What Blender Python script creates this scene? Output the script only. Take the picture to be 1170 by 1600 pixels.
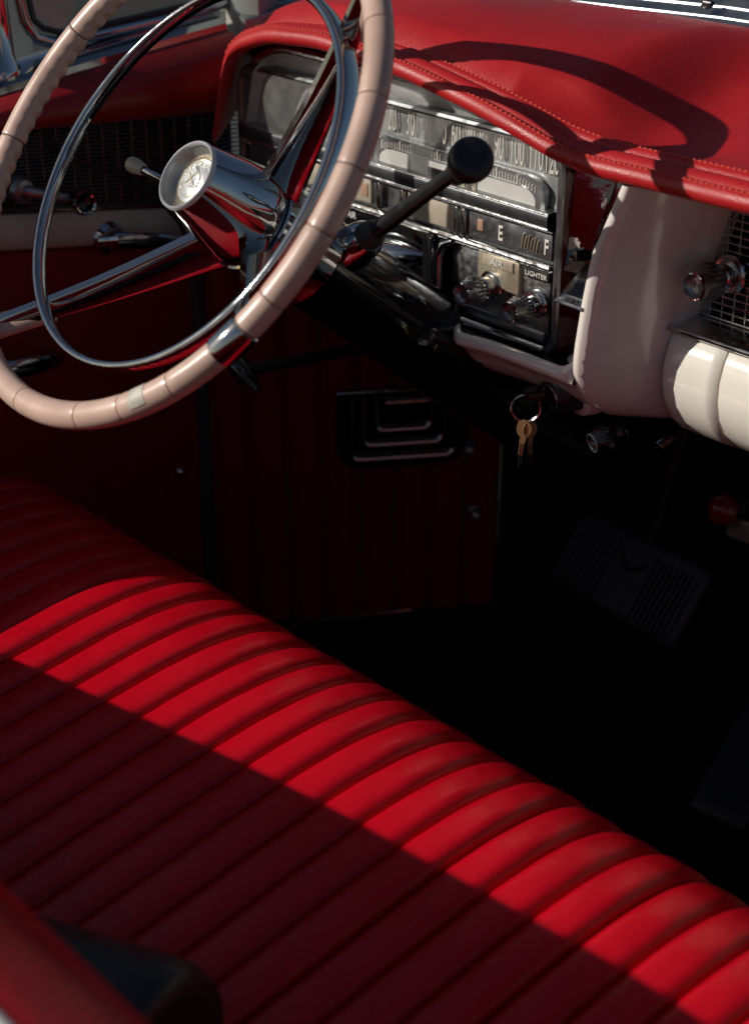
import bpy, bmesh, math, random
from mathutils import Vector, Matrix
random.seed(7)
PI = math.pi
R = math.radians
for o in list(bpy.data.objects):
    bpy.data.objects.remove(o)
scene = bpy.context.scene
COL = scene.collection

# ------------------------------------------------------------------ camera
cam_d = bpy.data.cameras.new('camera')
cam = bpy.data.objects.new('camera', cam_d)
COL.objects.link(cam)
scene.camera = cam
cam.location = (0.641, -0.673, 1.291)
cam.rotation_euler = Vector((-0.6740, 0.5880, -0.4480)).to_track_quat('-Z', 'Y').to_euler()
cam_d.sensor_fit = 'VERTICAL'
cam_d.sensor_height = 36.0
cam_d.lens = 58.1
cam_d.clip_start = 0.02
cam_d.clip_end = 400
cam_d.dof.use_dof = True
cam_d.dof.focus_distance = 1.32
cam_d.dof.aperture_fstop = 5.0

# ------------------------------------------------------------------ light
SUN_TO = Vector((1.17, 1.52, -1.0)).normalized()      # the way sunlight travels
elev = math.asin(-SUN_TO.z)
azim = math.atan2(-SUN_TO.x, -SUN_TO.y)
world = bpy.data.worlds.new('World')
scene.world = world
world.use_nodes = True
wn = world.node_tree.nodes
bg = wn['Background']
sky = wn.new('ShaderNodeTexSky')
sky.sky_type = 'NISHITA'
sky.sun_disc = False
sky.sun_elevation = elev
sky.sun_rotation = azim
world.node_tree.links.new(sky.outputs[0], bg.inputs[0])
bg.inputs[1].default_value = 0.05
sun_d = bpy.data.lights.new('sun', 'SUN')
sun_d.energy = 5.0
sun_d.angle = R(0.5)
sun_d.color = (1.0, 0.94, 0.85)
sun = bpy.data.objects.new('sun', sun_d)
COL.objects.link(sun)
sun.rotation_euler = SUN_TO.to_track_quat('-Z', 'Y').to_euler()
sun.location = (-2, -3, 4)
vs = scene.view_settings
vs.view_transform = 'Standard'
vs.look = 'None'
vs.exposure = -0.22
vs.gamma = 1.0
vs.use_curve_mapping = False

# ------------------------------------------------------------------ materials
MATS = {}
def mat(name, color, rough=0.5, metal=0.0, bump=0.0, bscale=200, var=0.0, vscale=12, rvar=0.0, rscale=30,
        coat=0.0, spec=0.5, bdist=0.001, detail=4.0, aniso=None):
    m = bpy.data.materials.new(name)
    m.use_nodes = True
    nt = m.node_tree
    b = nt.nodes['Principled BSDF']
    b.inputs['Base Color'].default_value = (*color, 1)
    b.inputs['Roughness'].default_value = rough
    b.inputs['Metallic'].default_value = metal
    b.inputs['Specular IOR Level'].default_value = spec
    b.inputs['Coat Weight'].default_value = coat
    b.inputs['Coat Roughness'].default_value = 0.06
    tc = nt.nodes.new('ShaderNodeTexCoord')
    def noise(scale, det=detail):
        n = nt.nodes.new('ShaderNodeTexNoise')
        n.inputs['Scale'].default_value = scale
        n.inputs['Detail'].default_value = det
        nt.links.new(tc.outputs['Object'], n.inputs['Vector'])
        return n
    if var:
        n = noise(vscale)
        r = nt.nodes.new('ShaderNodeMapRange')
        r.inputs[1].default_value = 0.3; r.inputs[2].default_value = 0.7
        r.inputs[3].default_value = 1 - var; r.inputs[4].default_value = 1 + var
        nt.links.new(n.outputs['Fac'], r.inputs[0])
        mx = nt.nodes.new('ShaderNodeVectorMath'); mx.operation = 'SCALE'
        mx.inputs[0].default_value = color
        nt.links.new(r.outputs[0], mx.inputs['Scale'])
        nt.links.new(mx.outputs[0], b.inputs['Base Color'])
    if rvar:
        n = noise(rscale)
        r = nt.nodes.new('ShaderNodeMapRange')
        r.inputs[1].default_value = 0.3; r.inputs[2].default_value = 0.75
        r.inputs[3].default_value = max(0.02, rough - rvar); r.inputs[4].default_value = rough + rvar
        nt.links.new(n.outputs['Fac'], r.inputs[0])
        nt.links.new(r.outputs[0], b.inputs['Roughness'])
    if bump:
        n = noise(bscale)
        bp = nt.nodes.new('ShaderNodeBump')
        bp.inputs['Strength'].default_value = bump
        bp.inputs['Distance'].default_value = bdist
        nt.links.new(n.outputs['Fac'], bp.inputs['Height'])
        nt.links.new(bp.outputs[0], b.inputs['Normal'])
    MATS[name] = m
    return m

def leather(name, color, rough, scale=420, strength=0.35, var=0.1, spec=0.45, wr=0.25, wear=0.0):
    """vinyl / leather: pebble grain, long soft wrinkles, rubbed patches"""
    m = mat(name, color, rough, var=var, vscale=9, rvar=0.10, rscale=18, spec=spec)
    nt = m.node_tree
    b = nt.nodes['Principled BSDF']
    tc = nt.nodes.new('ShaderNodeTexCoord')
    v = nt.nodes.new('ShaderNodeTexVoronoi'); v.inputs['Scale'].default_value = scale
    n = nt.nodes.new('ShaderNodeTexNoise'); n.inputs['Scale'].default_value = 38; n.inputs['Detail'].default_value = 5
    for k in (v, n):
        nt.links.new(tc.outputs['Object'], k.inputs['Vector'])
    b1 = nt.nodes.new('ShaderNodeBump'); b1.inputs['Strength'].default_value = strength; b1.inputs['Distance'].default_value = 0.0006
    b2 = nt.nodes.new('ShaderNodeBump'); b2.inputs['Strength'].default_value = wr; b2.inputs['Distance'].default_value = 0.003
    nt.links.new(n.outputs['Fac'], b2.inputs['Height'])
    nt.links.new(v.outputs['Distance'], b1.inputs['Height'])
    nt.links.new(b2.outputs[0], b1.inputs['Normal'])
    nt.links.new(b1.outputs[0], b.inputs['Normal'])
    return m

leather('seat_red', (0.47, 0.001, 0.010), 0.33, scale=620, strength=0.16, wr=0.24, spec=0.30)
for m_, cw_ in (('seat_red', .14),):
    b_ = MATS[m_].node_tree.nodes['Principled BSDF']; b_.inputs['Coat Weight'].default_value = cw_; b_.inputs['Coat Roughness'].default_value = .34
leather('pad_red', (0.35, 0.009, 0.011), 0.46, scale=700, strength=0.28, wr=0.10, spec=0.4, var=0.14)
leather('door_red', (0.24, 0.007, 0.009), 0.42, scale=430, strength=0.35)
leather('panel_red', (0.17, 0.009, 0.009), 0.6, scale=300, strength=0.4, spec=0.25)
leather('black_vinyl', (0.012, 0.014, 0.017), 0.5, scale=400, strength=0.3)
mat('thread', (0.55, 0.05, 0.03), 0.6)
mat('chrome', (0.46, 0.47, 0.48), 0.075, 1.0, rvar=0.06, rscale=60, bump=0.05, bscale=28, bdist=0.002)
mat('chrome_worn', (0.58, 0.58, 0.57), 0.2, 1.0, rvar=0.13, rscale=160, bump=0.25, bscale=500, bdist=0.0006, var=0.2, vscale=90)
mat('steel_brushed', (0.46, 0.47, 0.48), 0.32, 1.0, rvar=0.1, rscale=200, var=0.12, vscale=60)
mat('gunmetal', (0.27, 0.28, 0.29), 0.33, 0.9, rvar=0.1, rscale=80, var=0.25, vscale=40)
mat('dial_metal', (0.42, 0.43, 0.43), 0.34, 0.45, rvar=0.12, rscale=60, var=0.3, vscale=28)
mat('dial_silver', (0.66, 0.66, 0.64), 0.38, 0.35, var=0.08, vscale=40)
mat('dial_white', (0.72, 0.71, 0.68), 0.4, 0.1, var=0.06, vscale=40)
mat('dial_tan', (0.40, 0.34, 0.27), 0.45, 0.2, var=0.15, vscale=50)
mat('amber', (0.36, 0.22, 0.15), 0.35)
mat('numeral', (0.80, 0.77, 0.70), 0.4, 0.2)
mat('gold_plate', (0.55, 0.48, 0.36), 0.35, 0.7, rvar=0.1, rscale=120, var=0.12, vscale=70)
mat('black_gloss', (0.006, 0.006, 0.007), 0.12, coat=0.4, rvar=0.06, rscale=80)
mat('black_satin', (0.010, 0.010, 0.011), 0.38, rvar=0.1, rscale=90, bump=0.1, bscale=300)
mat('ledge_metal', (0.11, 0.115, 0.12), 0.42, 0.8, rvar=0.1, rscale=90, var=0.2, vscale=60)
mat('black_rubber', (0.026, 0.029, 0.032), 0.55, bump=0.2, bscale=500, var=0.3, vscale=80)
mat('dark_chrome', (0.62, 0.60, 0.60), 0.10, 1.0, rvar=0.06, rscale=120, bump=0.1, bscale=90, bdist=0.002)
mat('trim_bright', (0.36, 0.38, 0.40), 0.40, 1.0, rvar=0.08, rscale=40)
mat('cheek_chrome', (0.55, 0.50, 0.50), 0.05, 1.0, bump=0.15, bscale=35, bdist=0.004, rvar=0.03)
mat('void_black', (0.004, 0.004, 0.004), 0.8)
mat('maroon_gloss', (0.06, 0.002, 0.003), 0.10, coat=0.8, rvar=0.05, rscale=50)
mat('ivory_paint', (0.71, 0.67, 0.60), 0.24, coat=0.5, var=0.05, vscale=25, rvar=0.08, rscale=40, bump=0.04, bscale=60, bdist=0.002)
mat('pod_paint', (0.76, 0.70, 0.65), 0.2, coat=0.6, var=0.08, vscale=25, rvar=0.09, rscale=30, bump=0.06, bscale=45, bdist=0.002)
mat('door_beige', (0.42, 0.39, 0.34), 0.5, bump=0.2, bscale=300, var=0.12, vscale=30)
mat('rim_pink', (0.52, 0.355, 0.29), 0.33, coat=0.10, var=0.13, vscale=22, rvar=0.12, rscale=45, bump=0.08, bscale=90, bdist=0.001)
mat('rim_core', (0.05, 0.03, 0.025), 0.7)
mat('rim_patch', (0.45, 0.42, 0.36), 0.5, var=0.2, vscale=120, bump=0.3, bscale=300)
mat('badge_silver', (0.86, 0.86, 0.84), 0.22, 0.6, bump=0.3, bscale=260, bdist=0.001)
mat('hub_ring', (0.52, 0.53, 0.56), 0.3, 0.3, rvar=0.05)
mat('hub_cup', (0.50, 0.49, 0.47), 0.35, 0.8)
mat('tip_ivory', (0.42, 0.38, 0.28), 0.4)
mat('brass', (0.40, 0.33, 0.15), 0.30, 0.6, rvar=0.12, rscale=300, bump=0.2, bscale=700, bdist=0.0004)
mat('white_trim', (0.75, 0.73, 0.69), 0.35)
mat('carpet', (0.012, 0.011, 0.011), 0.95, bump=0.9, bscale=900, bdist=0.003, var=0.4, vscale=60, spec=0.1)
mat('red_knob', (0.22, 0.006, 0.008), 0.25, coat=0.3)
mat('pillar_paint', (0.38, 0.36, 0.34), 0.35)
mat('asphalt', (0.045, 0.047, 0.048), 0.9, bump=0.6, bscale=60, bdist=0.01, var=0.25, vscale=0.6)

def glass_mat(name, tint, refl_rough=0.02, dust_haze=0.0):
    m = bpy.data.materials.new(name); m.use_nodes = True
    nt = m.node_tree; nt.nodes.remove(nt.nodes['Principled BSDF'])
    out = nt.nodes['Material Output']
    tr = nt.nodes.new('ShaderNodeBsdfTransparent'); tr.inputs[0].default_value = (*tint, 1)
    gl = nt.nodes.new('ShaderNodeBsdfGlossy'); gl.inputs['Roughness'].default_value = refl_rough
    lw = nt.nodes.new('ShaderNodeLayerWeight'); lw.inputs['Blend'].default_value = 0.5
    pw = nt.nodes.new('ShaderNodeMath'); pw.operation = 'POWER'; pw.inputs[1].default_value = 4.0
    nt.links.new(lw.outputs['Facing'], pw.inputs[0])
    fr = nt.nodes.new('ShaderNodeMath'); fr.operation = 'MULTIPLY_ADD'; fr.inputs[1].default_value = 0.85; fr.inputs[2].default_value = 0.05
    nt.links.new(pw.outputs[0], fr.inputs[0])
    mx = nt.nodes.new('ShaderNodeMixShader')
    nt.links.new(fr.outputs[0], mx.inputs[0]); nt.links.new(tr.outputs[0], mx.inputs[1])
    nt.links.new(gl.outputs[0], mx.inputs[2])
    df = nt.nodes.new('ShaderNodeBsdfDiffuse'); df.inputs[0].default_value = (.75, .74, .72, 1)  # dust film that also imitates glare haze on the lens
    tc = nt.nodes.new('ShaderNodeTexCoord'); nz = nt.nodes.new('ShaderNodeTexNoise'); nz.inputs['Scale'].default_value = 55; nz.inputs['Detail'].default_value = 6
    nt.links.new(tc.outputs['Object'], nz.inputs['Vector'])
    ds = nt.nodes.new('ShaderNodeMath'); ds.operation = 'MULTIPLY'; ds.inputs[1].default_value = dust_haze*2
    nt.links.new(nz.outputs['Fac'], ds.inputs[0])
    m2 = nt.nodes.new('ShaderNodeMixShader')
    nt.links.new(ds.outputs[0], m2.inputs[0]); nt.links.new(mx.outputs[0], m2.inputs[1]); nt.links.new(df.outputs[0], m2.inputs[2])
    nt.links.new(m2.outputs[0], out.inputs[0])
    MATS[name] = m
    return m
glass_mat('lens_glass', (0.96, 0.96, 0.95), dust_haze=0.11)
glass_mat('window_glass', (0.55, 0.62, 0.60), dust_haze=0.01)

# ------------------------------------------------------------------ mesh helpers
class MB:
    """collects shapes as vertices and faces"""
    def __init__(s):
        s.v = []; s.f = []
    def add(s, vs, fs, M=None):
        o = len(s.v)
        for p in vs:
            p = Vector(p)
            s.v.append(M @ p if M else p)
        s.f += [[i + o for i in f] for f in fs]
        return s
    def box(s, c, d, M=None, bevel=0.0, seg=2):
        bm = bmesh.new()
        bmesh.ops.create_cube(bm, size=1)
        for v in bm.verts:
            v.co = Vector((v.co.x * d[0], v.co.y * d[1], v.co.z * d[2]))
        if bevel:
            bmesh.ops.bevel(bm, geom=bm.edges[:], offset=bevel, segments=seg, profile=0.5, affect='EDGES')
        bm.verts.index_update()
        vs = [v.co + Vector(c) for v in bm.verts]
        fs = [[v.index for v in f.verts] for f in bm.faces]
        bm.free()
        return s.add(vs, fs, M)
    def span(s, x, y, z, bevel=0.0, seg=2):
        return s.box(((x[0]+x[1])/2, (y[0]+y[1])/2, (z[0]+z[1])/2), (abs(x[1]-x[0]), abs(y[1]-y[0]), abs(z[1]-z[0])), None, bevel, seg)
    def grid(s, rows, closed_u=False, closed_v=False, cap=False, M=None):
        """rows of points lofted"""
        n = len(rows); m = len(rows[0]); vs = [p for r in rows for p in r]; fs = []
        for i in range(n if closed_u else n - 1):
            for j in range(m if closed_v else m - 1):
                a = i*m+j; b = i*m+(j+1) % m; c = ((i+1) % n)*m+(j+1) % m; d = ((i+1) % n)*m+j
                fs.append([a, b, c, d])
        if cap:
            fs.append(list(range(m))[::-1]); fs.append([(n-1)*m+j for j in range(m)])
        return s.add(vs, fs, M)
    def tube(s, pts, rad, seg=10, closed=False, cap=True, M=None, flat=None):
        pts = [Vector(p) for p in pts]; n = len(pts)
        rads = rad if isinstance(rad, (list, tuple)) else [rad]*n
        rows = []; up = None
        for i, p in enumerate(pts):
            if closed:
                t = (pts[(i+1) % n] - pts[i-1]).normalized()
            else:
                t = (pts[min(i+1, n-1)] - pts[max(i-1, 0)]).normalized()
            if up is None:
                up = Vector((0, 0, 1)) if abs(t.z) < 0.9 else Vector((0, 1, 0))
            u = (up - t*up.dot(t)).normalized(); w = t.cross(u); up = u
            rows.append([p + (u*math.cos(2*PI*k/seg) + w*math.sin(2*PI*k/seg)*(flat or 1))*rads[i] for k in range(seg)])
        return s.grid(rows, closed_u=closed, closed_v=True, cap=cap and not closed, M=M)
    def lathe(s, prof, o, axis, seg=32, cap0=False, cap1=False, ripple=None):
        """prof: (distance along axis, radius)"""
        axis = Vector(axis).normalized(); o = Vector(o)
        u = axis.orthogonal().normalized(); w = axis.cross(u)
        rows = []
        for q, (d, r) in enumerate(prof):
            row = []
            for k in range(seg):
                a = 2*PI*k/seg
                rr = r
                if ripple and q in ripple[0]:
                    rr = r*(1 - ripple[1]*(k % 2))
                row.append(o + axis*d + (u*math.cos(a) + w*math.sin(a))*rr)
            rows.append(row)
        n0 = len(s.v)
        s.grid(rows, closed_v=True)
        if cap0: s.f.append([n0+k for k in range(seg)][::-1])
        if cap1: s.f.append([n0+(len(rows)-1)*seg+k for k in range(seg)])
        return s

ORG = {}
def build(name, mb, material, parent=None, smooth=35, kind=None, label=None):
    o0 = ORG.get(parent.name, (Vector((0, 0, 0)), True))[0] if parent else Vector((0, 0, 0))
    me = bpy.data.meshes.new(name)
    me.from_pydata([tuple(v - o0) for v in mb.v], [], mb.f)
    me.update()
    bm = bmesh.new(); bm.from_mesh(me)
    bmesh.ops.recalc_face_normals(bm, faces=bm.faces[:])
    bm.to_mesh(me); bm.free()
    me.materials.append(MATS[material] if isinstance(material, str) else material)
    if smooth:
        me.polygons.foreach_set('use_smooth', [True]*len(me.polygons))
        me.set_sharp_from_angle(angle=R(smooth))
    ob = bpy.data.objects.new(name, me)
    COL.objects.link(ob)
    if parent:
        ob.parent = parent
        ORG[ob.name] = (o0, True)
    if kind: ob['kind'] = kind
    if label: ob['label'] = label
    return ob
def thing(name, loc, label, cat, M=None, group=None):
    e = bpy.data.objects.new(name, None)
    COL.objects.link(e)
    e.empty_display_size = 0.05
    if M is not None:
        e.matrix_world = M
        ORG[e.name] = (Vector((0, 0, 0)), True)       # parts given in the thing's own frame
    else:
        e.location = loc
        ORG[e.name] = (Vector(loc), True)             # parts given in the place's frame
    e['label'] = label; e['category'] = cat
    if group: e['group'] = group
    return e
def structure(name, mb, material, smooth=35):
    o = build(name, mb, material, None, smooth); o['kind'] = 'structure'; return o
def letters(name, s, height, wscale, c, material, parent, right=(1, 0, 0), up=(0, 0, 1), depth=0.0006, bold=0.0):
    cu = bpy.data.curves.new(name, 'FONT')
    cu.body = s; cu.align_x = 'CENTER'; cu.align_y = 'CENTER'; cu.size = 1.0
    cu.extrude = 0.02; cu.offset = bold; cu.resolution_u = 3
    to = bpy.data.objects.new(name, cu); COL.objects.link(to)
    dg = bpy.context.evaluated_depsgraph_get()
    me = bpy.data.meshes.new_from_object(to.evaluated_get(dg))
    vs = [v.co.copy() for v in me.vertices]; fs = [list(p.vertices) for p in me.polygons]
    bpy.data.objects.remove(to); bpy.data.meshes.remove(me)
    ys = [v.y for v in vs]; h = max(ys) - min(ys); my = (max(ys)+min(ys))/2
    k = height/h
    r = Vector(right).normalized(); u = Vector(up).normalized(); n = r.cross(u)
    mb = MB().add([Vector(c) + r*(v.x*k*wscale) + u*((v.y-my)*k) + n*(depth if v.z > 0 else 0) for v in vs], fs)
    return build(name, mb, material, parent, smooth=0)
def lerp(a, b, t): return a + (b - a)*t
def table(tab):
    def f(x):
        if x <= tab[0][0]: return tab[0][1]
        for (x0, y0), (x1, y1) in zip(tab, tab[1:]):
            if x <= x1: return lerp(y0, y1, (x-x0)/(x1-x0))
        return tab[-1][1]
    return f
def smooth_table(tab, w=0.012):
    g = table(tab); ks = [(-2, .06), (-1, .24), (0, .4), (1, .24), (2, .06)]
    return lambda x: sum(g(x + k*w)*c for k, c in ks)
def sstep(a, b, x):
    t = max(0, min(1, (x-a)/(b-a))); return t*t*(3-2*t)

# ------------------------------------------------------------------ setting: ground, floor, firewall
structure('ground', MB().add([(-60, -60, 0), (60, -60, 0), (60, 60, 0), (-60, 60, 0)], [[0, 1, 2, 3]]), 'asphalt', 0)
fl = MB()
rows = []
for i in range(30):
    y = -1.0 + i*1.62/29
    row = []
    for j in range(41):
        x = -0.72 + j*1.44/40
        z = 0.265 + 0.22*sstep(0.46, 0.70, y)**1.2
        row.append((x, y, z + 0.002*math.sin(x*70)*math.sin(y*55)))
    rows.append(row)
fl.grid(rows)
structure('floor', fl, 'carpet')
structure('door_sill', MB().span((-.80, -.705), (-1.0, .70), (.20, .331), .006), 'black_satin')
fw = MB().grid([[(x, 0.62 + 0.02*math.cos(x*3), z) for x in [-0.74 + i*1.48/12 for i in range(13)]] for z in (0.40, 0.55, 0.75, 0.95, 1.0)])
structure('firewall', fw, 'void_black')

# ------------------------------------------------------------------ dashboard
dash = thing('dashboard', (-0.1, 0.3, 0.75), 'red padded dashboard with horizontal speedometer, chrome knobs and ivory lower panels', 'dashboard')
ZL = smooth_table([(-0.68, .89), (-0.632, .905), (-0.626, .948), (-0.620, .974), (-0.612, .995), (-0.59, 1.010), (-0.545, 1.0235), (-0.475, 1.0285), (-0.438, 1.0265),
                   (-0.364, 1.0205), (-0.326, 1.0145), (-0.276, 1.0055), (-0.227, .9940), (-0.200, .9868), (-0.160, .982), (-0.115, .983), (0, .985), (0.8, .985)], 0.008)
YB = smooth_table([(-0.66, .37), (-0.6, .385), (-0.5, .42), (-0.4, .452), (-0.3, .472), (-0.1, .49), (0.8, .50)], 0.02)
ZB = smooth_table([(-0.68, .90), (-0.632, .93), (-0.62, .985), (-0.59, 1.008), (-0.5, 1.030), (-0.4, 1.040), (-0.1, 1.036), (0.8, 1.036)], 0.01)
YL = smooth_table([(-0.66, .240), (-0.3, .240), (-0.15, .242), (0.8, .242)], 0.02)
xs = []
x = -0.634
while x < 0.74:
    xs.append(x); x += 0.003 if x < -0.55 else (0.010 if x < 0.1 else 0.04)
LIP = [(.0215, -.0016), (.019, -.0004), (.0160, .0006), (.013, -.0004), (.0115, -.0024), (.0098, -.0004), (.0055, .0012), (.001, -.0004), (-.0008, -.0024), (-.0024, -.0010), (-.0055, -.0020), (-.0080, -.0042), (-.0094, -.0072), (-.0095, -.0104), (-.0076, -.0138), (-.0038, -.0160), (.003, -.0168), (.015, -.0171), (.05, -.0171)]
def pad_row(x):
    zl, zb, yl, yb = ZL(x), ZB(x), YL(x), YB(x)
    fl_ = 0.75*(1 - sstep(-0.63, -0.48, x))
    msk = 1 - sstep(-0.222, -0.150, x); hump = 0.016*msk*sstep(-0.62, -0.54, x)
    row = []
    def P(y, z): row.append(Vector((x - (y - 0.240)*fl_, y, z)))
    N = 16
    for k in range(N):
        t = 1 - k/N
        y = lerp(yl + .024, yb, t)
        s = (y - yl)/(yb - yl)
        z = lerp(zl, zb, lerp(s**1.05, math.sin(PI/2*s), msk)) + (hump - .010*math.exp(-((x+.132)/.045)**2))*math.sin(PI*min(1, s)**.72)
        if k == 0: P(y + 0.004, z - 0.012)
        P(y, z)
    slope = (lerp(zl, zb, math.sin(PI/2*.024/(yb-yl))) - zl)
    for dy, dz in LIP:
        P(yl + dy, zl + dz + slope*max(0, dy)/.024)
    return row
pad = build('padded_top', MB().grid([pad_row(x) for x in xs]), 'pad_red', dash, 60)
def along_lip(x, dy, dz):
    zl, zb, yl, yb = ZL(x), ZB(x), YL(x), YB(x)
    slope = (lerp(zl, zb, math.sin(PI/2*.024/(yb-yl))) - zl)
    fl_ = 0.75*(1 - sstep(-0.63, -0.48, x))
    return Vector((x - (yl+dy-.240)*fl_, yl + dy, zl + dz + slope*max(0, dy)/.024))
for dy, dz in ((.0170, .0006), (-.0052, -.0014)):
    st = MB()
    x = -0.620
    while x < 0.3:
        a = along_lip(x, dy, dz); b = along_lip(x + .0034, dy, dz)
        st.tube([a - Vector((0, 0, .0005)), (a+b)/2 + Vector((0, -.0002, .0004)), b - Vector((0, 0, .0005))], .00072, 5)
        x += .0050
    build('stitching', st, 'thread', pad, 60, kind='stuff')

# --- instrument panel
YC = 0.28
panel = build('instrument_panel', MB().span((-.64, -.30), (YC+.006, YC+.05), (.788, .990), .003).span((-.2995, -.222), (YC+.006, YC+.05), (.788, .972), .003), 'black_gloss', dash)
def bezel_path(x0, x1, z0, z1, r, y, n=6):
    pts = []
    for cx, cz, a0 in ((x1-r, z1-r, 0), (x0+r, z1-r, 90), (x0+r, z0+r, 180), (x1-r, z0+r, 270)):
        for k in range(n+1):
            a = R(a0 + 90*k/n); pts.append((cx + r*math.cos(a), y, cz + r*math.sin(a)))
    return pts
build('bezel', MB().tube(bezel_path(-.64, -.222, .792, .970, .024, YC-.004), .0042, 10, True), 'gunmetal', panel)
# outer side skirt of the housing, dark red gloss
sk = MB(); pth = bezel_path(-.643, -.217, .788, .972, .022, 0)
sk.grid([[Vector((p[0], YC-.006, p[2])) for p in pth], [Vector((p[0]+.003*(1 if p[0] > -.4 else -1), YC+.04, p[2])) for p in pth]], closed_v=True)
build('housing_skirt', sk, 'maroon_gloss', panel)
# speedometer face: concave brushed metal
rows = []
for i in range(13):
    z = lerp(.917, .978, i/12)
    rows.append([Vector((lerp(-.632, -.230, j/30), YC + .004 - .0055*((i/12-.45)**2)*2.2, z)) for j in range(31)])
face = build('speedometer_face', MB().grid(rows), 'dial_metal', panel)
build('silver_strip', MB().grid([[Vector((x, YC+.001, min(.975, ZL(x)-.030))), Vector((x, YC-.005, min(.983, ZL(x)-.025))), Vector((x, YC-.010, min(.992, ZL(x)-.0205))), Vector((x, YC-.006, min(.998, ZL(x)-.019)))] for x in [-.632 + i*.402/20 for i in range(21)]]), 'dial_silver', panel)
build('visor_strip', MB().tube([(x, YC-.016, min(.997, ZL(x)-.021)) for x in [-.60 + i*.37/16 for i in range(17)]], .0035, 10), 'chrome_worn', panel)
for s, px in (('0', -.480), ('10', -.455), ('20', -.4285), ('30', -.405), ('40', -.3845), ('50', -.3655), ('60', -.3485), ('70', -.331), ('80', -.3155), ('90', -.298), ('100', -.2775), ('110', -.2565), ('120', -.239)):
    letters('numeral', s, .0235, .33, (px, YC+.0008, .9560), 'numeral', panel, depth=.0008, bold=-.006)
letters('numeral', 'MPH', .006, .6, (-.52, YC-.002, .957), 'numeral', panel)
# half-oval dial under the numerals
def arch(x0, x1, z0, z1, r, y, n=8):
    pts = [Vector((x0, y, z0))]
    for k in range(n+1):
        a = R(180 - 90*k/n); pts.append(Vector((x0 + r + r*math.cos(a), y, z1 - .6*r + .6*r*math.sin(a))))
    for k in range(n+1):
        a = R(90 - 90*k/n); pts.append(Vector((x1 - r + r*math.cos(a), y, z1 - .6*r + .6*r*math.sin(a))))
    pts.append(Vector((x1, y, z0)))
    return pts
def plate(outl, thick):
    back = [p + Vector((0, thick, 0)) for p in outl]; n = len(outl)
    mb = MB(); mb.add(list(outl)+back, [list(range(n)), list(range(2*n-1, n-1, -1))] + [[i, (i+1) % n, n+(i+1) % n, n+i] for i in range(n)])
    return mb
build('scale_plate', plate(arch(-.450, -.240, .914, .9395, .022, YC-.0030), .004), 'gunmetal', panel)
build('dial_rim', MB().tube(arch(-.450, -.240, .914, .9395, .022, YC-.0034), .0008, 6), 'chrome', panel)
build('dial_window', plate(arch(-.440, -.249, .914, .9305, .018, YC-.0052), .003), 'dial_white', panel)
build('dial_rim', MB().tube(arch(-.440, -.249, .914, .9305, .018, YC-.0054), .0007, 6), 'chrome', panel)
tk = MB()
for i in range(56):
    x = lerp(-.437, -.252, i/55)
    if -.36 < x < -.322: continue
    big = i % 7 == 0
    e = (abs(x+.345)/.093)**6*.004
    tk.span((x-(.0006 if big else .0003), x+(.0006 if big else .0003)), (YC-.0042, YC-.002), (.9315-e, (.9388 if big else .9365)-e))
build('scale_ticks', tk, 'numeral', panel, 0, kind='stuff')
build('odometer', MB().span((-.376, -.318), (YC-.0062, YC-.003), (.9145, .9245), .0004), 'black_gloss', panel)
build('trip_plate', MB().span((-.334, -.317), (YC-.0068, YC-.006), (.9155, .9235)), 'gold_plate', panel)
letters('numeral', '132', .0055, .8, (-.3255, YC-.0070, .9195), 'black_satin', panel)
letters('numeral', '47', .0055, .8, (-.352, YC-.0064, .9195), 'numeral', panel)
# ledge below the speedometer
rows = [[Vector((x, YC + a, b)) for a, b in ((.002, .9168), (-.010, .9165), (-.0135, .9155), (-.0142, .9140), (-.0135, .905), (-.0120, .9035), (.004, .902))] for x in (-.634, -.43, -.228)]
build('ledge', MB().grid(rows), 'ledge_metal', panel, 50)
for z, y, r in ((.9158, -.0130, .0011), (.9035, -.0128, .0011), (.8995, -.0060, .0016), (.8705, -.0080, .0022), (.8665, -.0050, .0012)):
    build('trim_line', MB().tube([(-.634, YC+y, z), (-.43, YC+y, z), (-.228, YC+y, z)], r, 8), 'chrome_worn', panel)
# warning strip
build('warning_strip', MB().span((-.634, -.230), (YC-.001, YC+.006), (.871, .9)), 'gunmetal', panel)
for x0, x1, m in ((-.482, -.4525, 'dial_tan'), (-.4035, -.3435, 'dial_tan'), (-.3275, -.231, 'gunmetal'), (-.56, -.50, 'dial_tan')):
    build('strip_window', MB().span((x0, x1), (YC-.0035, YC), (.8745, .8965), .0008), m, panel)
build('warning_lamp', MB().span((-.466, -.456), (YC-.0045, YC-.003), (.880, .892), .0008), 'amber', panel)
build('warning_lamp', MB().span((-.316, -.309), (YC-.0045, YC-.003), (.882, .892), .0008), 'amber', panel)
for x in (-.4385, -.4075, -.3395, -.3305):
    build('divider', MB().span((x-.0022, x+.0022), (YC-.0075, YC+.001), (.8735, .8975), .001), 'chrome_worn', panel)
letters('gauge_letter', 'E', .0125, .62, (-.2885, YC-.0038, .8855), 'numeral', panel, bold=.01)
letters('gauge_letter', 'F', .0125, .62, (-.2365, YC-.0038, .8855), 'numeral', panel, bold=.01)
fg = MB()
for k in range(6):
    x = -.2635 + k*.0034
    fg.tube([(x-.0006, YC-.0042, .8785), (x+.0004, YC-.0046, .886), (x+.0016, YC-.0042, .8915 - .002*(k % 2))], .0006, 5)
build('fuel_scale', fg, 'gold_plate', panel, 60, kind='stuff')
letters('label_plate_text', 'AIR', .006, .9, (-.472, YC-.009, .8615), 'numeral', panel)
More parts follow.
